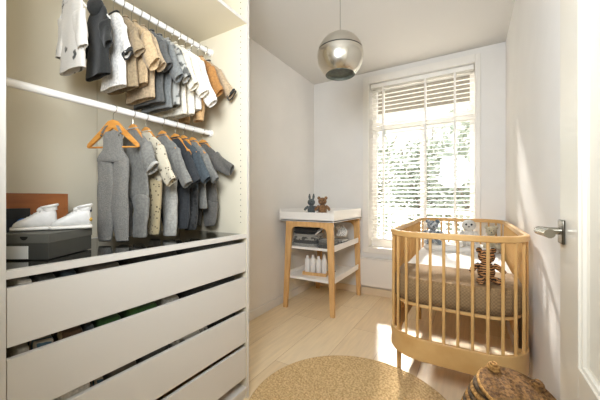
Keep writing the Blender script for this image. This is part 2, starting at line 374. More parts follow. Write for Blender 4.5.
def garment(kind, label, cat, Y, z, m, rz=0, L=.28, W=.12, sl=.1, ang=30, sr=.034, legs=0, cuff=None, legm=None, group=None, X=RX, hood=None, twist=0, button=False):
    g = empty(kind, (X, Y, z), rz, label=label, cat=cat, group=group); sd = int(Y * 1000) % 17
    top = -.075; rings = []
    tk = .013
    if kind in ('trousers',):
        zs = top - .02
        rings = [ring(W * .8, tk * .8, zs), ring(W * .82, tk, zs - .03)]
        rings += [ring(W * .85, tk * 1.1, zs - .03 - .1 * i / 2, fold=.002) for i in (1, 2)]
        zb = zs - .13
    elif kind == 'dungarees':
        rings = [ring(.044, .012, top - .02), ring(.045, .013, top - .06), ring(.046, .014, top - .105, fold=.002), ring(.052, .015, top - .118), ring(.070, .019, top - .138, fold=.002), ring(.074, .020, top - .155, fold=.002), ring(.074, .018, top - .166)]
        zb = top - .16
    else:
        prof = [(0, .040, .8), (.010, .048, .9), (.030, .070, 1), (.052, W * .86, 1), (.070, W, 1), (.11, W * .97, 1.05)]
        for dz, w_, t_ in prof: rings.append(ring(w_, tk * t_, top - dz, n=28))
        nb = 7
        for i in range(1, nb + 1):
            f = i / nb; rings.append(ring(W * (.96 - .05 * math.sin(f * PI) + .07 * f), tk * (1.05 + .25 * f), top - .11 - (L - .11) * f, fold=.0032 * f, ph=sd + f * 1.5, cx=twist * f))
        zb = top - L
    e = rings[-1]; cc = sum(e, Vector()) / len(e)
    if not legs:
        rings.append([cc + (p - cc) * .9 for p in e]); rings.append([cc + (p - cc) * .86 + Vector((0, 0, .03)) for p in e])
    MB().loft(rings, cap0=True).crumple(.0055, 17, sd).build('garment_body', m, g, smooth=70, sub=1)
    if kind == 'dungarees':
        for s_ in (-1, 1):
            MB().tube([(s_ * .045, -.008, top - .035), (s_ * .03, -.006, top - .005), (s_ * .022, .004, top + .004), (s_ * .03, .012, top - .04)], .011, 8, flat=.35).build('strap', m, g)
            MB().ell((s_ * .042, -.0185, top - .046), (.005, .002, .005), 10, 6).build('button', METAL, g)
    elif kind != 'trousers':
        for s_ in (-1, 1):
            a = math.radians(ang + (4 if s_ > 0 else 0)); p0 = Vector((s_ * (W - .03), 0, top - .084)); d = Vector((s_ * math.sin(a), 0, -math.cos(a)))
            p1 = p0 + d * sl + Vector((0, -.006, 0))
            o = MB().loft(tube_cloth(p0, p1, sr + .004, sr * .86, seed=sd, bend=.008 * s_)).crumple(.006, 22, sd + s_).build('sleeve', m, g, smooth=70, sub=1)
            if cuff:
                dd = (p1 - p0).normalized()
                MB().loft(tube_cloth(p1 - dd * .012, p1 + dd * .003, sr * .89 + .002, sr * .88 + .002, bend=0, seg=2, seed=sd)).build('cuff', cuff, o, smooth=60)
        MB().loft([ring(.044, tk * .9, top + .001, n=24), ring(.040, tk * .8, top + .006, n=24), ring(.036, tk * .65, top + .004, n=24), ring(.034, tk * .6, top - .0005, n=24)], False, False).build('collar', cuff or m, g, smooth=60)
        if hood:
            MB().ell((.01, -.012, top - .01), (.045, .026, .034), 16, 10).build('hood', hood, g)
        if button:
            for i in range(4): MB().ell((0, -.0195, top - .06 - i * .05), (.005, .0018, .005), 8, 5).build('button', CREAM, g)
    if legs:
        lm = legm or m; wl = W * .48 if kind != 'dungarees' else .041
        if kind == 'trousers': wl = W * .43
        for s_ in (-1, 1):
            p0 = Vector((s_ * wl, 0, zb + .03)); p1 = Vector((s_ * wl * 1.02 + .004, -.004, zb - legs))
            MB().loft(tube_cloth(p0, p1, wl * (1.02 if kind != 'dungarees' else .85), wl * (.78 if kind != 'dungarees' else .72), flat=.42, seed=sd + s_, bend=-.008 * s_ if kind != 'dungarees' else .010 * s_, seg=8, bulge=.010 if kind == 'dungarees' else 0)).crumple(.006, 18, sd + s_).build('trouser_leg', lm, g, smooth=70, sub=1)
    return g
def hanger(Y, z, label, rz=0, wood=True, W=.125, X=RX):
    h = empty('clothes_hanger', (X, Y, z), rz, label=label, cat='clothes hanger', group=None)
    m = HANGW if wood else WHITE
    if wood:
        pts = [(-W, -.170), (-W * .93, -.174), (-.05, -.118), (0, -.088), (.05, -.118), (W * .93, -.174), (W, -.170), (W * .97, -.155), (.055, -.090), (.024, -.056), (0, -.048), (-.024, -.056), (-.055, -.090), (-W * .97, -.155)]
        MB().prism(pts, lambda x, q: (x, -.006, q), lambda x, q: (x, .006, q)).build('shoulder_bar', m, h, bevel=.003)
        MB().tube([(-W * .93, 0, -.170), (W * .93, 0, -.170)], .004, 8).build('trouser_bar', m, h)
    else:
        MB().tube([(-W * .8, 0, -.155), (-.05, 0, -.108), (0, 0, -.078), (.05, 0, -.108), (W * .8, 0, -.155)], .0035, 8).build('shoulder_bar', m, h)
    rr = .0185
    hk = [(0, 0, -.078 if not wood else -.052), (0, 0, -.026)] + [(rr * math.sin(a), 0, -rr * math.cos(a) + 0) for a in [math.radians(q) for q in range(15, 260, 25)]]
    MB().tube(hk, .0011, 6).build('hook', STEEL, h)
    return h
C_ = cloth
white = C_('white jersey', (226, 220, 208)); blackc = C_('black cotton', (38, 37, 35)); tan = C_('tan cotton', (190, 158, 112)); beige = C_('beige knit', (176, 150, 112))
khaki = C_('khaki twill', (150, 126, 92)); grey = C_('grey marl', (120, 118, 110)); dgrey = C_('dark grey fleece', (84, 84, 80)); denim = C_('grey denim', (112, 113, 110))
lgrey = C_('light grey jersey', (164, 160, 150)); cream = C_('cream cotton', (222, 212, 190)); ivory = C_('ivory knit', (232, 224, 206)); mustard = C_('mustard twill', (176, 116, 50))
caramel = C_('caramel cord', (196, 150, 96)); navy = C_('navy cotton', (46, 49, 52)); blueg = C_('slate blue knit', (66, 74, 80)); gbr2 = C_('dark taupe jersey', (92, 88, 80))
printw = C_('white print jersey', (222, 216, 204), (70, 68, 62), kind=None, scale=14, lo=.60, hi=.64)
printg = C_('grey print jersey', (186, 182, 170), (96, 94, 88), scale=26, lo=.5, hi=.56)
spotty = C_('cream spotted jersey', (96, 84, 62), (214, 200, 168), kind='dots', scale=62, lo=.22, hi=.30)
spotk = C_('khaki spotted jersey', (92, 76, 48), (182, 162, 118), kind='dots', scale=62, lo=.22, hi=.30)
knit = C_('grey knitted wool', (142, 139, 130), (128, 125, 117), scale=160, bump=.9, bscale=220)
knitb = C_('black cable knit', (34, 34, 33), (58, 58, 56), kind='dots', scale=55, bump=1, bscale=90)
zu, zl = RZ
UP = [
 ('long_sleeved_shirt', 'white long-sleeved shirt with dark print, first on the upper rail', 'shirt', .535, printw, dict(rz=3, L=.31, W=.085, sl=.16, ang=10)),
 ('hooded_jacket', 'black hooded baby jacket on the upper rail', 'jacket', .625, blackc, dict(rz=0, L=.30, W=.088, sl=.12, ang=20, hood=blackc, sr=.036)),
 ('t_shirt', 'white t-shirt with black and white sleeve cuffs', 't-shirt', .688, white, dict(rz=0, L=.33, W=.095, sl=.14, ang=22, cuff=blackc, sr=.034)),
 ('sweater', 'khaki brown sweater beside the white t-shirt with black cuffs', 'sweater', .728, khaki, dict(L=.325, W=.11, sl=.12, ang=26, sr=.04)),
 ('long_sleeved_shirt', 'sandy tan shirt with wide sleeve on the upper rail', 'shirt', .768, tan, dict(L=.30, W=.125, sl=.18, ang=28, sr=.046)),
 ('sweater', 'beige knitted sweater hanging beside the sandy tan shirt', 'sweater', .808, beige, dict(L=.35, W=.115, sl=.17, ang=28, sr=.038)),
 ('hooded_jacket', 'dark grey fleece jacket in the middle of the upper rail', 'jacket', .850, dgrey, dict(L=.36, W=.12, sl=.14, ang=24, sr=.044)),
 ('denim_shirt', 'grey denim shirt beside the dark grey fleece jacket', 'shirt', .892, denim, dict(L=.375, W=.12, sl=.19, ang=26, button=True, sr=.04)),
 ('long_sleeved_shirt', 'grey and white patterned shirt between denim shirt and cream cardigan', 'shirt', .937, printg, dict(L=.35, W=.12, sl=.18, ang=27, sr=.038)),
 ('cardigan', 'long cream cardigan on the upper rail', 'cardigan', .980, cream, dict(L=.385, W=.12, sl=.20, ang=24, button=True, sr=.04)),
 ('sweater', 'ivory sweater hanging against the long cream cardigan', 'sweater', 1.022, ivory, dict(L=.375, W=.125, sl=.23, ang=24, sr=.042)),
 ('long_sleeved_shirt', 'plain white long-sleeved shirt near the end of the upper rail', 'shirt', 1.066, white, dict(L=.34, W=.125, sl=.27, ang=23, sr=.042)),
 ('trousers', 'caramel brown trousers hanging low behind the white shirt', 'trousers', 1.105, caramel, dict(L=.2, W=.125, legs=.235)),
 ('jacket', 'mustard orange jacket near the end of the upper rail', 'jacket', 1.150, mustard, dict(L=.22, W=.12, sl=.18, ang=26, sr=.044)),
 ('sweater', 'tan sweater with dark cuffs, last on the upper rail', 'sweater', 1.205, beige, dict(L=.20, W=.12, sl=.20, ang=36, cuff=blackc, sr=.038)),
]
for k, lab, cat, Y, m, kw in UP:
    garment(k, lab, cat, Y, zu, m, group='clothes on the upper rail', **kw)
    h = hanger(Y, zu, 'thin white hanger holding the ' + lab.split(' on the')[0].split(',')[0].split(' beside')[0].split(' hanging')[0].split(' near')[0].split(' in the')[0].split(' between')[0], rz=kw.get('rz', 0), wood=False); h['group'] = 'hangers on the upper rail'
    kw.setdefault('rz', 0)
LO = [
 ('dungarees', 'pale grey knitted dungarees on the first wooden hanger', 'dungarees', .688, knit, dict(rz=24, legs=.352, X=-1.36)),
 ('romper', 'grey short-sleeved romper with long legs behind the knitted dungarees', 'romper', .775, grey, dict(L=.33, W=.12, sl=.13, ang=30, sr=.046, legs=.17, cuff=lgrey)),
 ('romper', 'cream spotted romper with khaki spotted legs', 'romper', .838, spotty, dict(L=.25, W=.12, sl=.20, ang=30, sr=.042, legs=.245, legm=spotk)),
 ('romper', 'grey romper with pale grey legs beside the cream spotted one', 'romper', .925, grey, dict(L=.24, W=.12, sl=.21, ang=30, sr=.04, legs=.27, legm=lgrey)),
 ('romper', 'navy romper between the pale legged romper and the slate blue dress', 'romper', 1.0, navy, dict(L=.28, W=.115, sl=.18, ang=26, legs=.2)),
 ('knitted_dress', 'slate blue knitted dress with black cable hem', 'dress', 1.05, blueg, dict(L=.28, W=.12, sl=.18, ang=32, legs=.21, legm=knitb, sr=.04)),
 ('long_sleeved_shirt', 'grey shirt second from the end of the lower rail', 'shirt', 1.11, grey, dict(L=.38, W=.115, sl=.18, ang=34)),
 ('romper', 'dark grey romper with outspread sleeves, last on the lower rail', 'romper', 1.185, gbr2, dict(L=.36, W=.12, sl=.17, ang=56, legs=.12, sr=.042)),
]
for k, lab, cat, Y, m, kw in LO:
    garment(k, lab, cat, Y, zl, m, group='clothes on the lower rail', **kw)
    h = hanger(Y, zl, 'wooden hanger holding the ' + lab.split(' on the')[0].split(',')[0].split(' beside')[0].split(' behind')[0].split(' second')[0].split(' between')[0], rz=kw.get('rz', 0), X=kw.get('X', RX)); h['group'] = 'wooden hangers on the lower rail'

# ------------------------------------------------------------ things on the glass shelf
BOXM = mat('charcoal card', (62, 61, 56), .6, c2=(68, 67, 61), scale=8); LIDM = mat('dark grey lid card', (92, 91, 84), .6)
LABM = mat('white paper label', (222, 220, 214), .6)
zs = .9205
ang = math.degrees(math.atan2(.834, -.551))
sb = empty('shoe_box', (-1.299, .439, zs), ang, label='dark grey shoe box with a white end label under the sneakers', cat='box')
hl, hw, hh = .107, .083, .083
MB().box(-hl + .002, hl - .002, -hw + .002, hw - .002, 0, hh - .004).build('box', BOXM, sb, bevel=.001)
MB().box(-hl, hl, -hw, hw, hh - .030, hh).build('lid', LIDM, sb, bevel=.0012)
MB().box(-hl - .0006, -hl + .0024, -.020, hw - .012, .003, .044).build('label_sticker', LABM, sb, smooth=0)
MB().prism([(.012 * math.cos(a) - .008, hh - .0302 - .012 * math.sin(a)) for a in [PI * i / 10 for i in range(11)]], lambda y, q: (-hl - .0006, y, q + .022), lambda y, q: (-hl + .0008, y, q + .022)).build('finger_hole', mat('box inside', (20, 19, 17), .9), sb, smooth=0)
SNW = mat('white leather', (226, 224, 220), .45, c2=(216, 214, 210), scale=30, bump=.15, bscale=30); SOLE = mat('white rubber', (232, 228, 220), .6)
YEL = mat('yellow suede', (214, 170, 78), .8); LACE = mat('grey laces', (180, 178, 174), .8); DLIN = mat('dark lining', (60, 58, 66), .9)
def sneaker(loc, rz, label, accent):
    t = empty('sneaker', loc, rz, label=label, cat='shoe', group='white sneakers on the shoe box')
    t.scale = (.83, .83, .86)
    def sec(x, hw_, z0, z1, n=16, fl=.5):
        r = []
        for j in range(n):
            q = 2 * PI * j / n; cy, sz = math.cos(q), math.sin(q)
            r.append(Vector((x, hw_ * math.copysign(abs(cy) ** .8, cy), (z0 + z1) / 2 + (z1 - z0) / 2 * math.copysign(abs(sz) ** .8, sz))))
        return r
    xs = [(-.073, .014, .012), (-.062, .027, .030), (-.04, .033, .038), (-.015, .031, .052), (.004, .028, .068), (.02, .027, .076), (.045, .027, .080), (.062, .024, .080), (.071, .016, .066)]
    MB().loft([sec(x, w_, .010, .010 + h_) for x, w_, h_ in xs]).build('upper', SNW, t, smooth=70, sub=1)
    MB().loft([sec(x, w_, 0, .017) for x, w_ in ((-.078, .014), (-.066, .031), (-.04, .036), (0, .030), (.035, .030), (.065, .028), (.075, .017))]).build('sole', SOLE, t, smooth=70)
    MB().loft([[Vector((.046 + .026 * math.cos(q), .022 * math.sin(q), z_ + .006 * math.cos(q))) * 1 for q in [2 * PI * j / 20 for j in range(20)]] for z_ in (.078, .100)], True, False).build('ankle_collar', SNW, t)
    MB().loft([[Vector((.046 + (.026 + .006 * math.cos(p)) * math.cos(q), (.022 + .006 * math.cos(p)) * math.sin(q), .100 + .006 * math.sin(p) + .006 * math.cos(q))) for q in [2 * PI * j / 20 for j in range(20)]] for p in [2 * PI * i / 8 for i in range(8)]], closed=True).build('padded_rim', SNW, t)
    MB().ell((.046, 0, .098), (.023, .019, .004)).build('lining', DLIN, t)
    l = MB()
    for i in range(5):
        x = -.028 + i * .011; z_ = .054 + i * .0075
        l.tube([(x, -.02, z_ - .008), (x + .002, 0, z_ + .002), (x, .02, z_ - .008)], .0024, 6)
    l.build('laces', LACE, t)
    MB().ell((.016, 0, .086), (.014, .016, .010), M=Matrix.Rotation(-.6, 3, 'Y')).build('tongue', SNW, t)
    if accent:
        MB().ell((.066, 0, .040), (.010, .022, .012)).build('heel_patch', YEL, t)
        MB().ell((.070, 0, .085), (.004, .006, .014)).build('heel_tab', DLIN, t)
U = Vector((-.551, .834)); V = Vector((-.834, -.551)); base = Vector((-1.299, .439))
for off, al, lab, ac in ((-.005, .040, 'white child sneaker on the shoe box, nearer the box end with the label', False), (.040, -.052, 'white child sneaker with a yellow heel patch on the shoe box', True)):
    p = base + U * off + V * al
    sneaker((p.x, p.y, zs + hh + .0005), 66, lab, ac)
CRW = mat('brown stained wood', (158, 94, 44), .5, c2=(138, 78, 34), scale=5, stretch=(4, 1, 4))
cr = empty('wooden_crate', (-1.57, .430, zs), 0, label='brown wooden crate standing at the back of the glass shelf', cat='box')
for nm, bb in (('side', (-.07, .07, -.145, -.133, 0, .218)), ('side', (-.07, .07, .133, .145, 0, .218)), ('front', (.058, .07, -.133, .133, 0, .218)), ('rear', (-.07, -.058, -.133, .133, 0, .218)), ('base', (-.058, .058, -.133, .133, 0, .012))):
    MB().box(*bb).build(nm, CRW, cr, bevel=.001)
MB().box(.0695, .0705, -.13, -.10, .175, .190).build('hand_slot', mat('slot', (30, 20, 14), .9), cr, smooth=0)
gb = empty('storage_box', (-1.478, .352, zs), 0, label='dark box with a blue lid picture behind the sneakers', cat='box')
MB().box(-.018, .018, -.072, .085, 0, .150).build('box', mat('dark printed card', (38, 40, 44), .5, c2=(58, 86, 104), scale=18, lo=.5, hi=.62), gb, bevel=.001)
MB().box(-.019, .019, -.073, .086, .120, .160).build('lid', DARK, gb, bevel=.001)
MB().ell((.020, .065, .105), (.003, .02, .018)).build('blue_sticker', mat('bright blue ink', (52, 104, 176), .5), gb)

# ------------------------------------------------------------ folded things in the drawers
def folded(loc, sx, sy, sz, m, label, name='folded_garment', cat='folded garment', group='things in the drawers', rz=0, layers=3, edge=None):
    o_ = MB(); prof = []
    n = 18
    rings = []
    for i in range(layers * 6 + 1):
        f = i / (layers * 6); ph = (i % 6) / 6; b = 1 - .10 * abs(math.cos(PI * f * layers)) ** 6 * 1.0
        if i in (0, layers * 6): b = .93
        hx, hy = sx / 2 * b, sy / 2 * b; r = []
        for j in range(28):
            q = 2 * PI * j / 28; cx, cy = math.cos(q), math.sin(q)
            x = hx * math.copysign(abs(cx) ** .35, cx); y = hy * math.copysign(abs(cy) ** .35, cy)
            wv = .035 * sz * math.sin(x * 60 + y * 40 + i)
            r.append(Vector((x, y, sz * f + (wv if 0 < i else 0))))
        rings.append(r)
    o_.loft(rings); o = o_.build(name, m, None, smooth=60); o.location = loc; o.rotation_euler.z = math.radians(rz)
    return tag(o, label, cat, group)
green = C_('green cotton', (52, 98, 40), (36, 70, 30), scale=30); bluep = C_('blue printed cotton', (52, 66, 78), (150, 160, 164), scale=24, lo=.52, hi=.6)
brownp = C_('brown printed cotton', (92, 62, 36), (208, 178, 130), scale=30, lo=.52, hi=.6); newsp = C_('grey printed paper cotton', (200, 198, 192), (120, 118, 112), scale=40, lo=.5, hi=.56)
BOTX = C_('warm grey cotton', (168, 160, 146)); gbr = C_('grey brown cotton', (112, 102, 88), (84, 78, 70), scale=20); orange = C_('orange stripe cotton', (190, 96, 40)); bst = C_('blue stripe cotton', (62, 96, 116), (186, 172, 150), kind='wave', scale=16)
DRAW = [  # drawer index, y0, y1, material, words
 (0, .302, .342, white, 'white folded cloth in the top drawer beside the wardrobe side'),
 (0, .348, .40, dgrey, 'dark grey folded cloth in the top drawer'),
 (0, .405, .455, bluep, 'blue patterned folded cloth in the top drawer'),
 (0, .46, .60, gbr, 'grey brown folded cloth in the top drawer'),
 (0, .61, .85, blackc, 'black folded cloth in the top drawer'),
 (0, .86, 1.22, dgrey, 'wide charcoal folded cloth in the top drawer'),
 (1, .302, .336, BOTX, 'beige folded cloth in the second drawer'),
 (1, .34, .395, bst, 'blue and cream striped folded cloth in the second drawer'),
 (1, .40, .405, orange, ''),
 (1, .41, .475, brownp, 'brown folded cloth with cream print in the second drawer'),
 (1, .48, .505, blueg, 'slate blue folded cloth in the second drawer'),
 (1, .51, .60, green, 'green folded cloth in the second drawer'),
 (1, .61, .75, green, 'dark green folded cloth in the second drawer'),
 (1, .76, .85, lgrey, 'light grey folded cloth in the second drawer'),
 (1, .86, 1.22, blackc, 'long black folded cloth in the second drawer'),
 (2, .40, .50, white, 'white folded cloth in the third drawer'),
 (2, .505, .535, bst, 'small blue folded cloth in the third drawer'),
 (2, .54, .66, gbr, 'grey brown folded cloth in the third drawer'),
 (2, .665, .80, dgrey, 'dark grey folded cloth in the third drawer'),
 (2, .81, 1.02, newsp, 'white cloth with grey print in the third drawer'),
 (2, 1.03, 1.22, blackc, 'black folded cloth in the third drawer'),
]
for di, a, b, m, lab in DRAW:
    if not lab: continue
    z0, z1 = DZ[di]; zb = z0 + .0188
    folded((-1.207, (a + b) / 2, zb), .19, b - a, z1 - zb + .010 + .004 * random.random(), m, lab, layers=4)

# ------------------------------------------------------------ changing table
CT = empty('changing_table', (-1.4, 2.88, 0), label='white and oak changing table in the room corner', cat='changing table')
tx0, tx1, ty0, ty1 = -1.70, -1.09, 2.48, 3.266
cx, cy = -1.4, 2.88
def cbox(x0, x1, y0, y1, z0, z1): return MB().box(x0 - cx, x1 - cx, y0 - cy, y1 - cy, z0, z1)
tr = cbox(tx0, tx1, ty0, ty1, .897, .912).build('tabletop', WHITE, CT, bevel=.002)
cbox(tx0, tx0 + .015, ty0, ty1, .912, 1.012).build('rim_panel', WHITE, tr, bevel=.002)
cbox(tx1 - .015, tx1, ty0, ty1, .893, 1.005).build('rim_panel', WHITE, tr, bevel=.002)
cbox(tx0 + .015, tx1 - .015, ty1 - .015, ty1, .893, 1.005).build('rim_panel', WHITE, tr, bevel=.002)
cbox(tx0 + .015, tx1 - .015, ty0, ty0 + .015, .893, .985).build('rim_panel', WHITE, tr, bevel=.002)
for yy in (2.497, 3.235):
    fr = MB(); lx0, lx1 = -1.668 - cx, -1.094 - cx; t0, t1 = -1.632 - cx, -1.108 - cx
    poly = [(lx0, 0), (lx0 + .044, 0), (t0 + .064, .78)]
    for i in range(1, 7): a = PI / 2 * i / 6; poly.append((t0 + .064 + .055 * (1 - math.cos(a)), .78 + .06 * math.sin(a)))
    for i in range(0, 7): a = PI / 2 * (1 - i / 6); poly.append((t1 - .064 - .055 * (1 - math.cos(a)), .78 + .06 * math.sin(a)))
    poly += [(lx1 - .044, 0), (lx1, 0), (t1, .895), (t0, .895)]
    fr.prism(poly, lambda x, z, yy=yy: (x, yy - cy, z), lambda x, z, yy=yy: (x, yy + .03 - cy, z)).build('leg_frame', OAK, CT, bevel=.003)
for z0 in (.612, .305):
    s_ = cbox(-1.655, -1.112, 2.527, 3.235, z0, z0 + .016).build('shelf', WHITE, CT, bevel=.002)
    for x in (-1.655, -1.124): cbox(x, x + .012, 2.527, 3.235, z0 + .016, z0 + .055).build('shelf_rim', WHITE, s_, bevel=.002)
    cbox(-1.643, -1.124, 2.527, 2.537, z0 + .016, z0 + .024).build('shelf_rim', WHITE, s_)
mt = folded((-1.395, 2.885, .9122), .54, .73, .035, white, 'white changing mat inside the changing table top', 'changing_mat', 'mat', None, layers=1)
# folded stacks on the middle shelf
zz = .6285
for i, (m, h, lab) in enumerate(((lgrey, .032, 'light grey folded cloth, lowest in the stack on the changing table shelf'), (dgrey, .034, 'dark grey folded cloth, second lowest in the stack on the changing table shelf'), (printg, .032, 'patterned grey cloth in the middle of the folded stack'), (lgrey, .026, 'light grey folded cloth under the charcoal one'), (blackc, .062, 'charcoal folded cloth, topmost of the stack on the changing table'))):
    folded((-1.478 + .006 * (i % 2), 2.70, zz), .29 - .01 * i, .26, h, m, lab, group='folded cloths on the changing table', rz=3 * (i % 3) - 3, layers=2); zz += h + .001
zz = .6285
for i, (m, h, lab) in enumerate(((dgrey, .05, 'charcoal rolled cloth at the front corner of the middle shelf'), (grey, .028, 'grey cloth on top of the charcoal rolled cloth'))):
    folded((-1.225, 2.65 + i * .01, zz), .18, .17, h, m, lab, group='folded cloths on the changing table', rz=6, layers=2); zz += h + .001
zz = .6285
folded((-1.24, 2.93, zz), .2, .24, .05, printg, 'grey patterned folded cloth behind the front stack', group='folded cloths on the changing table', layers=2)
def muslin(loc, label, rz):
    b = MB(); n = 16; rows = []
    for i in range(n + 1):
        r = []
        for j in range(9):
            u = i / n; v = j / 8 - .5
            r.append(Vector((v * .10 + .02 * math.sin(u * 6), -.10 + u * .20, .02 + .09 * math.sin(u * PI * .55) + .006 * math.sin(v * 22 + u * 5))))
        rows.append(r)
    R = [[b.bm.verts.new(p) for p in r] for r in rows]
    for i in range(n):
        for j in range(8): b.face((R[i][j], R[i][j + 1], R[i + 1][j + 1], R[i + 1][j]))
    o = b.build('muslin_cloth', C_('white dotted muslin', (60, 60, 60), (232, 230, 224), kind='dots', scale=75, lo=.28, hi=.34), None, loc=loc, smooth=60)
    o.rotation_euler.z = math.radians(rz); q = o.modifiers.new('t', 'SOLIDIFY'); q.thickness = .006
    return tag(o, label, 'cloth', 'dotted muslin cloths')
muslin((-1.31, 2.72, .74), 'white muslin cloth with black dots draped on the folded stack', -50)
muslin((-1.21, 2.93, .71), 'white dotted muslin cloth leaning at the open side of the shelf', 25)
# bottom shelf
wt = empty('wooden_tray', (-1.40, 2.72, .3215), 8, label='small bamboo tray holding white bottles on the lowest shelf', cat='tray')
MB().box(-.13, .13, -.06, .06, 0, .008).build('base', OAK, wt)
for bb in ((-.13, .13, -.06, -.052, .008, .032), (-.13, .13, .052, .06, .008, .032), (-.13, -.122, -.052, .052, .008, .032), (.122, .13, -.052, .052, .008, .032)): MB().box(*bb).build('tray_side', OAK, wt, bevel=.001)
BOTM = mat('white bottle plastic', (234, 232, 228), .35)
for i, (dx, r, h, lab) in enumerate(((-.095, .029, .175, 'squat white bottle beside the changing table leg frame on the bamboo tray'), (-.033, .029, .185, 'middle white bottle on the bamboo tray'), (.030, .028, .175, 'white bottle next to the slim nozzle bottle on the bamboo tray'), (.090, .027, .180, 'slim white bottle with a pointed nozzle cap on the bamboo tray'))):
    a = math.radians(8); b_ = empty('bottle', (-1.40 + dx * math.cos(a), 2.72 + dx * math.sin(a), .3300), label=lab, cat='bottle', group='white bottles on the bamboo tray')
    MB().lathe([(0.001, 0), (r * .9, 0), (r, .006), (r, h * .78), (r * .85, h * .86), (r * .45, h * .92), (r * .45, h * .94)], 24, caps=True).build('bottle_body', BOTM, b_)
    MB().lathe([(r * .5, h * .93), (r * .5, h * 1.02), (r * (.42 if i < 3 else .2), h * (1.06 if i < 3 else 1.18))], 20, caps=True).build('cap', WHITE, b_)
cp = empty('drinking_cup', (-1.215, 2.74, .3215), label='small white cup beside the bamboo tray', cat='cup', group=None)
MB().lathe([(.001, 0), (.022, 0), (.028, .06), (.026, .06), (.020, .004), (.001, .004)], 24).build('cup_body', BOTM, cp)
MB().lathe([(.029, .052), (.0292, .06)], 24).build('rim_band', mat('brown rim', (120, 86, 60), .6), cp)

# ------------------------------------------------------------ plush toys
def plush(name, label, loc, rz, h, m, ears='round', m2=None, group=None, earm=None, limbs=True, eye=1.0, spread=1.0, legm=None, muzzle=True):
    t = empty(name, loc, rz, label=label, cat='soft toy', group=group); k = h / .22
    m2 = m2 or m
    def E(c, r, M=None): return MB().ell(tuple(v * k for v in c), tuple(v * k for v in r), M=M)
    E((0, 0, .062), (.046, .040, .058)).build('torso', m2, t)
    hd_ = E((0, -.006, .148), (.044, .040, .040)).build('head', m, t)
    if muzzle: E((0, -.042, .138), (.018, .014, .014)).build('muzzle', m2 if m2 != m else m, hd_)
    for s_ in (-1, 1):
        E((s_ * .016, -.044, .156), (.0042 * eye, .003, .0045 * eye)).build('eye', DARK, hd_)
        if ears == 'round': E((s_ * .036, 0, .182), (.017, .008, .017)).build('ear', earm or m, hd_)
        elif ears == 'long':
            MB().tube([(s_ * .018 * k, 0, .175 * k), (s_ * .024 * k, .002, .21 * k), (s_ * .024 * k, .004, .245 * k)], [.010 * k, .014 * k, .006 * k], 12, flat=.6).build('ear', earm or m, hd_)
        if limbs:
            MB().tube([(s_ * .036 * k, -.004, .100 * k), (s_ * .062 * k * spread, -.018 * k, .078 * k), (s_ * .074 * k * spread, -.03 * k, .060 * k)], [.014 * k, .016 * k, .012 * k], 12).build('arm', m, t)
            MB().tube([(s_ * .028 * k, -.02 * k, .020 * k), (s_ * .045 * k, -.055 * k, .019 * k), (s_ * .050 * k, -.078 * k, .020 * k)], [.018 * k, .020 * k, .017 * k], 12).build('leg', legm or m, t)
    E((0, -.056, .142), (.006, .004, .0045)).build('nose', DARK, hd_)
    return t
PB = C_('slate plush', (98, 106, 106), (78, 86, 88), scale=60, bump=1); PBR = C_('ginger plush', (166, 116, 66), (120, 80, 46), scale=50, bump=1)
PSTR = mat('striped tiger plush', (40, 30, 22), .9, c2=(172, 124, 76), kind='zebra', scale=16, lo=.42, hi=.55, bump=.6, bscale=120, stretch=(1, 1, 1.6))
PBL = C_('mottled blue plush', (98, 112, 124), (196, 200, 202), scale=36, lo=.45, hi=.58, bump=1); PWH = C_('pale plush', (206, 202, 192), (222, 219, 210), scale=40, bump=.8)
PCR = C_('cream plush', (206, 192, 160), (178, 164, 128), scale=40, bump=.8)
DIAP = mat('dark trouser plush', (52, 48, 46), .9)
plush('toy_rabbit', 'small slate grey toy rabbit sitting on the changing table', (-1.405, 2.63, .948), 12, .20, PB, 'long', legm=DIAP)
plush('toy_bear', 'small ginger brown toy bear beside the toy rabbit on the changing table', (-1.275, 2.62, .948), 20, .215, PBR, 'round', legm=PBR)

# ------------------------------------------------------------ crib
cX0, cX1, cY0, cY1, cR = -.435, .268, 1.70, 3.19, .21
ccx, ccy = (cX0 + cX1) / 2, (cY0 + cY1) / 2
def rrect(inset=0, step=.03, clip=None):
    x0, x1, y0, y1 = cX0 + inset - ccx, cX1 - inset - ccx, cY0 + inset - ccy, cY1 - inset - ccy; r = max(cR - inset, .02); pts = []
    for (qx, qy, a0) in ((x1 - r, y1 - r, 0), (x0 + r, y1 - r, 90), (x0 + r, y0 + r, 180), (x1 - r, y0 + r, 270)):
        for i in range(13):
            a = math.radians(a0 + 90 * i / 12); pts.append((qx + r * math.cos(a), qy + r * math.sin(a)))
    return pts
CB = empty('baby_crib', (ccx, ccy, 0), label='beech baby crib with rounded corners and thin round bars', cat='crib')
def band(z0, z1, th, ins=0, bev=.004):
    a = rrect(ins - th / 2 + .0); b = rrect(ins + th / 2)
    rings = [[Vector((*p, z0)) for p in a], [Vector((*p, z1)) for p in a], [Vector((*p, z1)) for p in b], [Vector((*p, z0)) for p in b]]
    return MB().loft(rings, closed=True)
band(.900, .932, .026, .013).build('top_rail', CRIBW, CB, bevel=.005)
band(.226, .347, .020, .013).build('lower_band', CRIBW, CB, bevel=.003)
per = rrect(.013); per.append(per[0]); acc = 0; sp = .0655; tot = sum(math.dist(per[i], per[i + 1]) for i in range(len(per) - 1)); nS = round(tot / sp); sp = tot / nS
pos = []; nxt = sp * .3; run = 0
for i in range(len(per) - 1):
    d = math.dist(per[i], per[i + 1])
    while nxt <= run + d and len(pos) < nS:
        f = (nxt - run) / d; pos.append((per[i][0] + (per[i + 1][0] - per[i][0]) * f, per[i][1] + (per[i + 1][1] - per[i][1]) * f)); nxt += sp
    run += d
bar0 = MB().tube([(0, 0, .340), (0, 0, .908)], .0078, 10).build('bar', CRIBW, CB)
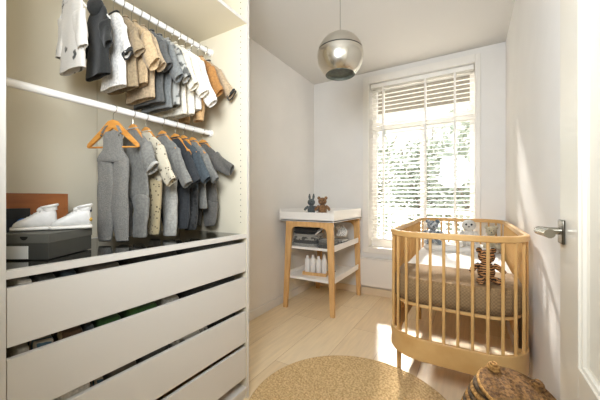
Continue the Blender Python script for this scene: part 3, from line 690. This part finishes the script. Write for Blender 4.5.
for i, (x, y) in enumerate(pos):
    o = bar0 if i == 0 else bar0.copy()
    if i: COL.objects.link(o); o.parent = CB
    o.location = (x, y, 0)
for x, y in ((cX0 + .03, 1.985), (cX1 - .03, 1.985), (cX0 + .03, 2.90), (cX1 - .03, 2.90)):
    MB().tube([(x - ccx, y - ccy, 0), (x - ccx, y - ccy, .30)], [.014, .019], 14).build('leg', CRIBW, CB)
def slab(ins, z0, z1, r=.012):
    return MB().loft([[Vector((*p, z)) for p in rrect(i_)] for i_, z in ((ins + r, z0), (ins, z0 + r), (ins, z1 - r), (ins + r * .3, z1 - r * .3), (ins + r, z1))])
b = slab(.03, .512, .530, .002); b.build('mattress_base', CRIBW, CB)
for x in (cX0 + .03, cX1 - .03):
    for y in (1.985, 2.90): MB().box(x - ccx - .008, x - ccx + .008, y - ccy - .01, y - ccy + .01, .30, .512).build('base_support', METAL, CB)
WAF = mat('taupe waffle weave', (138, 112, 78), .9, c2=(120, 96, 65), kind='checks', scale=110, bump=.6, bscale=140)
SHEET = C_('white bed sheet', (226, 222, 214), (232, 228, 220), scale=10, bump=.3, bscale=14)
mtr = slab(.034, .5305, .655, .02).build('crib_mattress', SHEET, None, loc=(ccx, ccy, 0)); tag(mtr, 'white mattress with a fitted sheet lying in the crib', 'mattress')
# blanket over the front half
bl = MB(); cut = 2.15 - ccy
out = [p for p in rrect(.026)]
n_ = len(out); start = next(i for i in range(n_) if out[i][1] >= cut and out[(i + 1) % n_][1] < cut)
seq = [(out[start][0], cut)] ; i = (start + 1) % n_
while out[i][1] < cut: seq.append(out[i]); i = (i + 1) % n_
seq.append((seq[0][0] * -1, cut))
cols = []
for (x, y) in seq:
    L = [Vector((x, y, .536)), Vector((x, y, .58)), Vector((x, y, .62)), Vector((x, y, .642)), Vector((x * .985, y * .985 if y < 0 else y, .658)), Vector((x * .96, (y + .012) if y < cut - .02 else y, .6635))]
    for f in (.85, .65, .4, .2, 0):
        L.append(Vector((x * f, y + (cut - y) * (1 - f) * .0 if False else y + (max(y, -.62) - y) * (1 - f), .6635 + .002 * math.sin(x * 40 * f + y * 30))))
    cols.append(L)
R = [[bl.bm.verts.new(p) for p in c_] for c_ in cols]
for i in range(len(R) - 1):
    for j in range(len(R[0]) - 1): bl.face((R[i][j], R[i + 1][j], R[i + 1][j + 1], R[i][j + 1]))
bmesh.ops.remove_doubles(bl.bm, verts=bl.bm.verts, dist=.0008)
bo = bl.build('crib_blanket', WAF, None, loc=(ccx, ccy, 0), smooth=70); tag(bo, 'taupe waffle blanket tucked over the near half of the crib mattress', 'blanket')
q = bo.modifiers.new('t', 'SOLIDIFY'); q.thickness = .003; q.offset = 1
folded((-.085, 2.985, .6555), .58, .30, .045, SHEET, 'flat white pillow at the far end of the crib mattress', 'pillow', 'pillow', None, layers=1)
tg = plush('toy_tiger', 'brown and black striped toy tiger sitting on the crib blanket', (.075, 1.865, .668), 14, .205, PSTR, 'round', spread=1.15)
plush('toy_bear', 'mottled blue grey toy bear at the window end of the crib', (-.30, 2.95, .702), 10, .25, PBL, 'round', spread=1.25)
plush('toy_bear', 'pale toy bear with two dark eyes on the crib pillow', (-.01, 2.93, .702), 2, .275, PWH, None, spread=.8, eye=1.6, muzzle=False)
plush('toy_lamb', 'small cream toy lamb in the crib corner beside the pale bear', (.155, 2.94, .702), 0, .21, PCR, 'round', spread=.85)

# ------------------------------------------------------------ rug
def rug_mat():
    m = mat('jute braid', (182, 148, 98), .95, c2=(226, 196, 146), scale=85, lo=.35, hi=.65, bump=1, bscale=110); return m
pr = [(.001, .001)]; R0, nr = .556, 26; top = [(.001, .012)]
for i in range(nr):
    a = R0 * i / nr; w_ = R0 / nr
    for f, h in ((.1, .008), (.3, .0125), (.6, .013), (.9, .0085)): top.append((a + w_ * f + .001, h))
pr = top + [(R0, .002)] + [(.001, .001)]
rug = MB().lathe(pr, 96).build('round_rug', rug_mat(), None, loc=(-.53, 1.425, 0), smooth=60); tag(rug, 'round braided jute rug on the wooden floor', 'rug')

# ------------------------------------------------------------ woven basket
BT = mat('seagrass tan', (176, 132, 72), .9, c2=(120, 84, 40), scale=70, lo=.4, hi=.62, bump=1, bscale=90)
BD = mat('seagrass dark', (58, 44, 28), .9, c2=(90, 68, 40), scale=50, bump=1, bscale=90)
bk = empty('woven_basket', (.122, 1.325, .0135), 0, label='brown striped seagrass basket with a lid and two coiled knobs before the crib', cat='basket')
def coil(r, z, rr=.0085, c=(0, 0), n=40):
    return [[Vector((c[0] + (r + rr * math.cos(p)) * math.cos(q), c[1] + (r + rr * math.cos(p)) * math.sin(q), z + rr * math.sin(p))) for q in [2 * PI * j / n for j in range(n)]] for p in [2 * PI * i / 8 for i in range(8)]]
ta, da = MB(), MB(); nC = 21
def brad(f): return .125 + .035 * math.sin(PI * f * .8) - max(0, f - .62) * .11
for i in range(nC):
    f = i / (nC - 1); (ta if i % 2 else da).loft(coil(brad(f), .010 + .345 * f, .0098), closed=True)
ta.build('tan_coils', BT, bk, smooth=80); da.build('dark_coils', BD, bk, smooth=80)
MB().lathe([(.001, .003), (.114, .003)] + [(brad(i / 10) - .003, .012 + .343 * i / 10) for i in range(11)], 40).build('inner_wall', BD, bk)
Mt = Matrix.Translation((.026, -.024, .374)) @ Matrix.Scale(.86, 4) @ Matrix.Rotation(math.radians(9), 4, 'Y') @ Matrix.Rotation(math.radians(7), 4, 'X')
ld = MB(); prof = [(.001, .020)]
for i in range(9):
    for g_, h_ in ((.5, .0035), (1, -.001)):
        q_ = (i + g_) / 9; prof.append((.130 * q_, .020 - .018 * q_ ** 2 + h_))
prof += [(.139, .002), (.141, -.008), (.134, -.016), (.10, -.012), (.001, -.012)]
ld.loft([[Mt @ Vector((r_ * math.cos(q), r_ * math.sin(q), z_)) for q in [2 * PI * j / 48 for j in range(48)]] for r_, z_ in prof], False, False)
lid = ld.build('lid', BL_ := mat('seagrass brown', (128, 92, 48), .9, c2=(78, 52, 24), scale=80, lo=.38, hi=.62, bump=1, bscale=90), bk, smooth=70)
rm = MB().loft([[Mt @ (p + Vector((0, 0, -.008))) for p in r_] for r_ in coil(.140, 0, .0085, n=48)], closed=True); rm.build('rim_braid', BT, lid, smooth=80)
for x, y in ((-.085, .070), (.072, .062)):
    k_ = MB()
    for j, (r_, z_) in enumerate(((.021, .016), (.017, .026), (.010, .033))): k_.loft([[Mt @ p for p in q] for q in coil(r_, z_, .007, (x, y), 24)], closed=True)
    k_.ell(tuple(Mt @ Vector((x, y, .026))), (.010, .010, .010)); k_.build('coiled_knob', BT if x < 0 else BL_, lid, smooth=80)
sc = MB(); sd_ = MB(); Mx = Matrix.Translation((-.108, -.06, .27)) @ Matrix.Rotation(math.radians(28), 4, 'Z') @ Matrix.Rotation(math.radians(-62), 4, 'Y')
for i in range(7):
    rings = [[Mx @ p for p in r_] for r_ in coil(.006 + i * .0125, .016 - i * .0042, .0072, n=30)]
    (sc if i % 2 else sd_).loft(rings, closed=True)
ea = sc.build('side_coil', BT, bk, smooth=80); sd_.build('dark_stripes', BD, ea, smooth=80)

bk.scale = (1.0, 1.0, 1.09)
# ------------------------------------------------------------ pendant lamp
PX, PY, PZ = -.735, 1.775, 2.052
pl = empty('pendant_lamp', (PX, PY, PZ), label='round brushed metal pendant lamp hanging from the ceiling', cat='lamp')
R = .15
def arc(z0, z1, n, r=R): return [(math.sqrt(max(r * r - (z0 + (z1 - z0) * i / n) ** 2, 1e-6)), z0 + (z1 - z0) * i / n) for i in range(n + 1)]
up_ = [(R * math.sin(a), R * math.cos(a)) for a in [math.radians(1 + (76 - 1) * i / 18) for i in range(19)]]
dn = [(R * math.sin(a), R * math.cos(a)) for a in [math.radians(79 + (142 - 79) * i / 18) for i in range(19)]]
MB().lathe(up_, 64).build('upper_dome', mat('satin nickel shade', (196, 190, 178), .42, 1), pl, smooth=60)
MB().lathe([(r * .985, z) for r, z in [(R * math.sin(math.radians(a)), R * math.cos(math.radians(a))) for a in (74, 81)]], 64).build('seam_ring', DARK, pl)
MB().lathe(dn, 64).build('lower_shade', mat('polished nickel shade', (216, 211, 200), .24, 1), pl, smooth=60)
rz_ = R * math.sin(math.radians(142)); zz_ = R * math.cos(math.radians(142))
MB().lathe([(rz_, zz_), (rz_ + .003, zz_ - .004), (rz_ - .003, zz_ - .004), (rz_ - .004, zz_ + .004), (rz_ - .01, zz_ + .012), (.001, zz_ + .014)], 48).build('diffuser', mat('grey green louvre', (96, 100, 88), .5, c2=(80, 84, 74), scale=40), pl)
MB().tube([(0, 0, R - .002), (0, 0, H - PZ)], .0016, 8).build('suspension_cable', METAL, pl)
MB().lathe([(.001, R + .012), (.010, R + .012), (.012, R - .002)], 20).build('cable_collar', METAL, pl)
MB().lathe([(.05, H - PZ), (.05, H - PZ - .02), (.02, H - PZ - .03), (.001, H - PZ - .03)], 32).build('ceiling_rose', WHITE, pl)
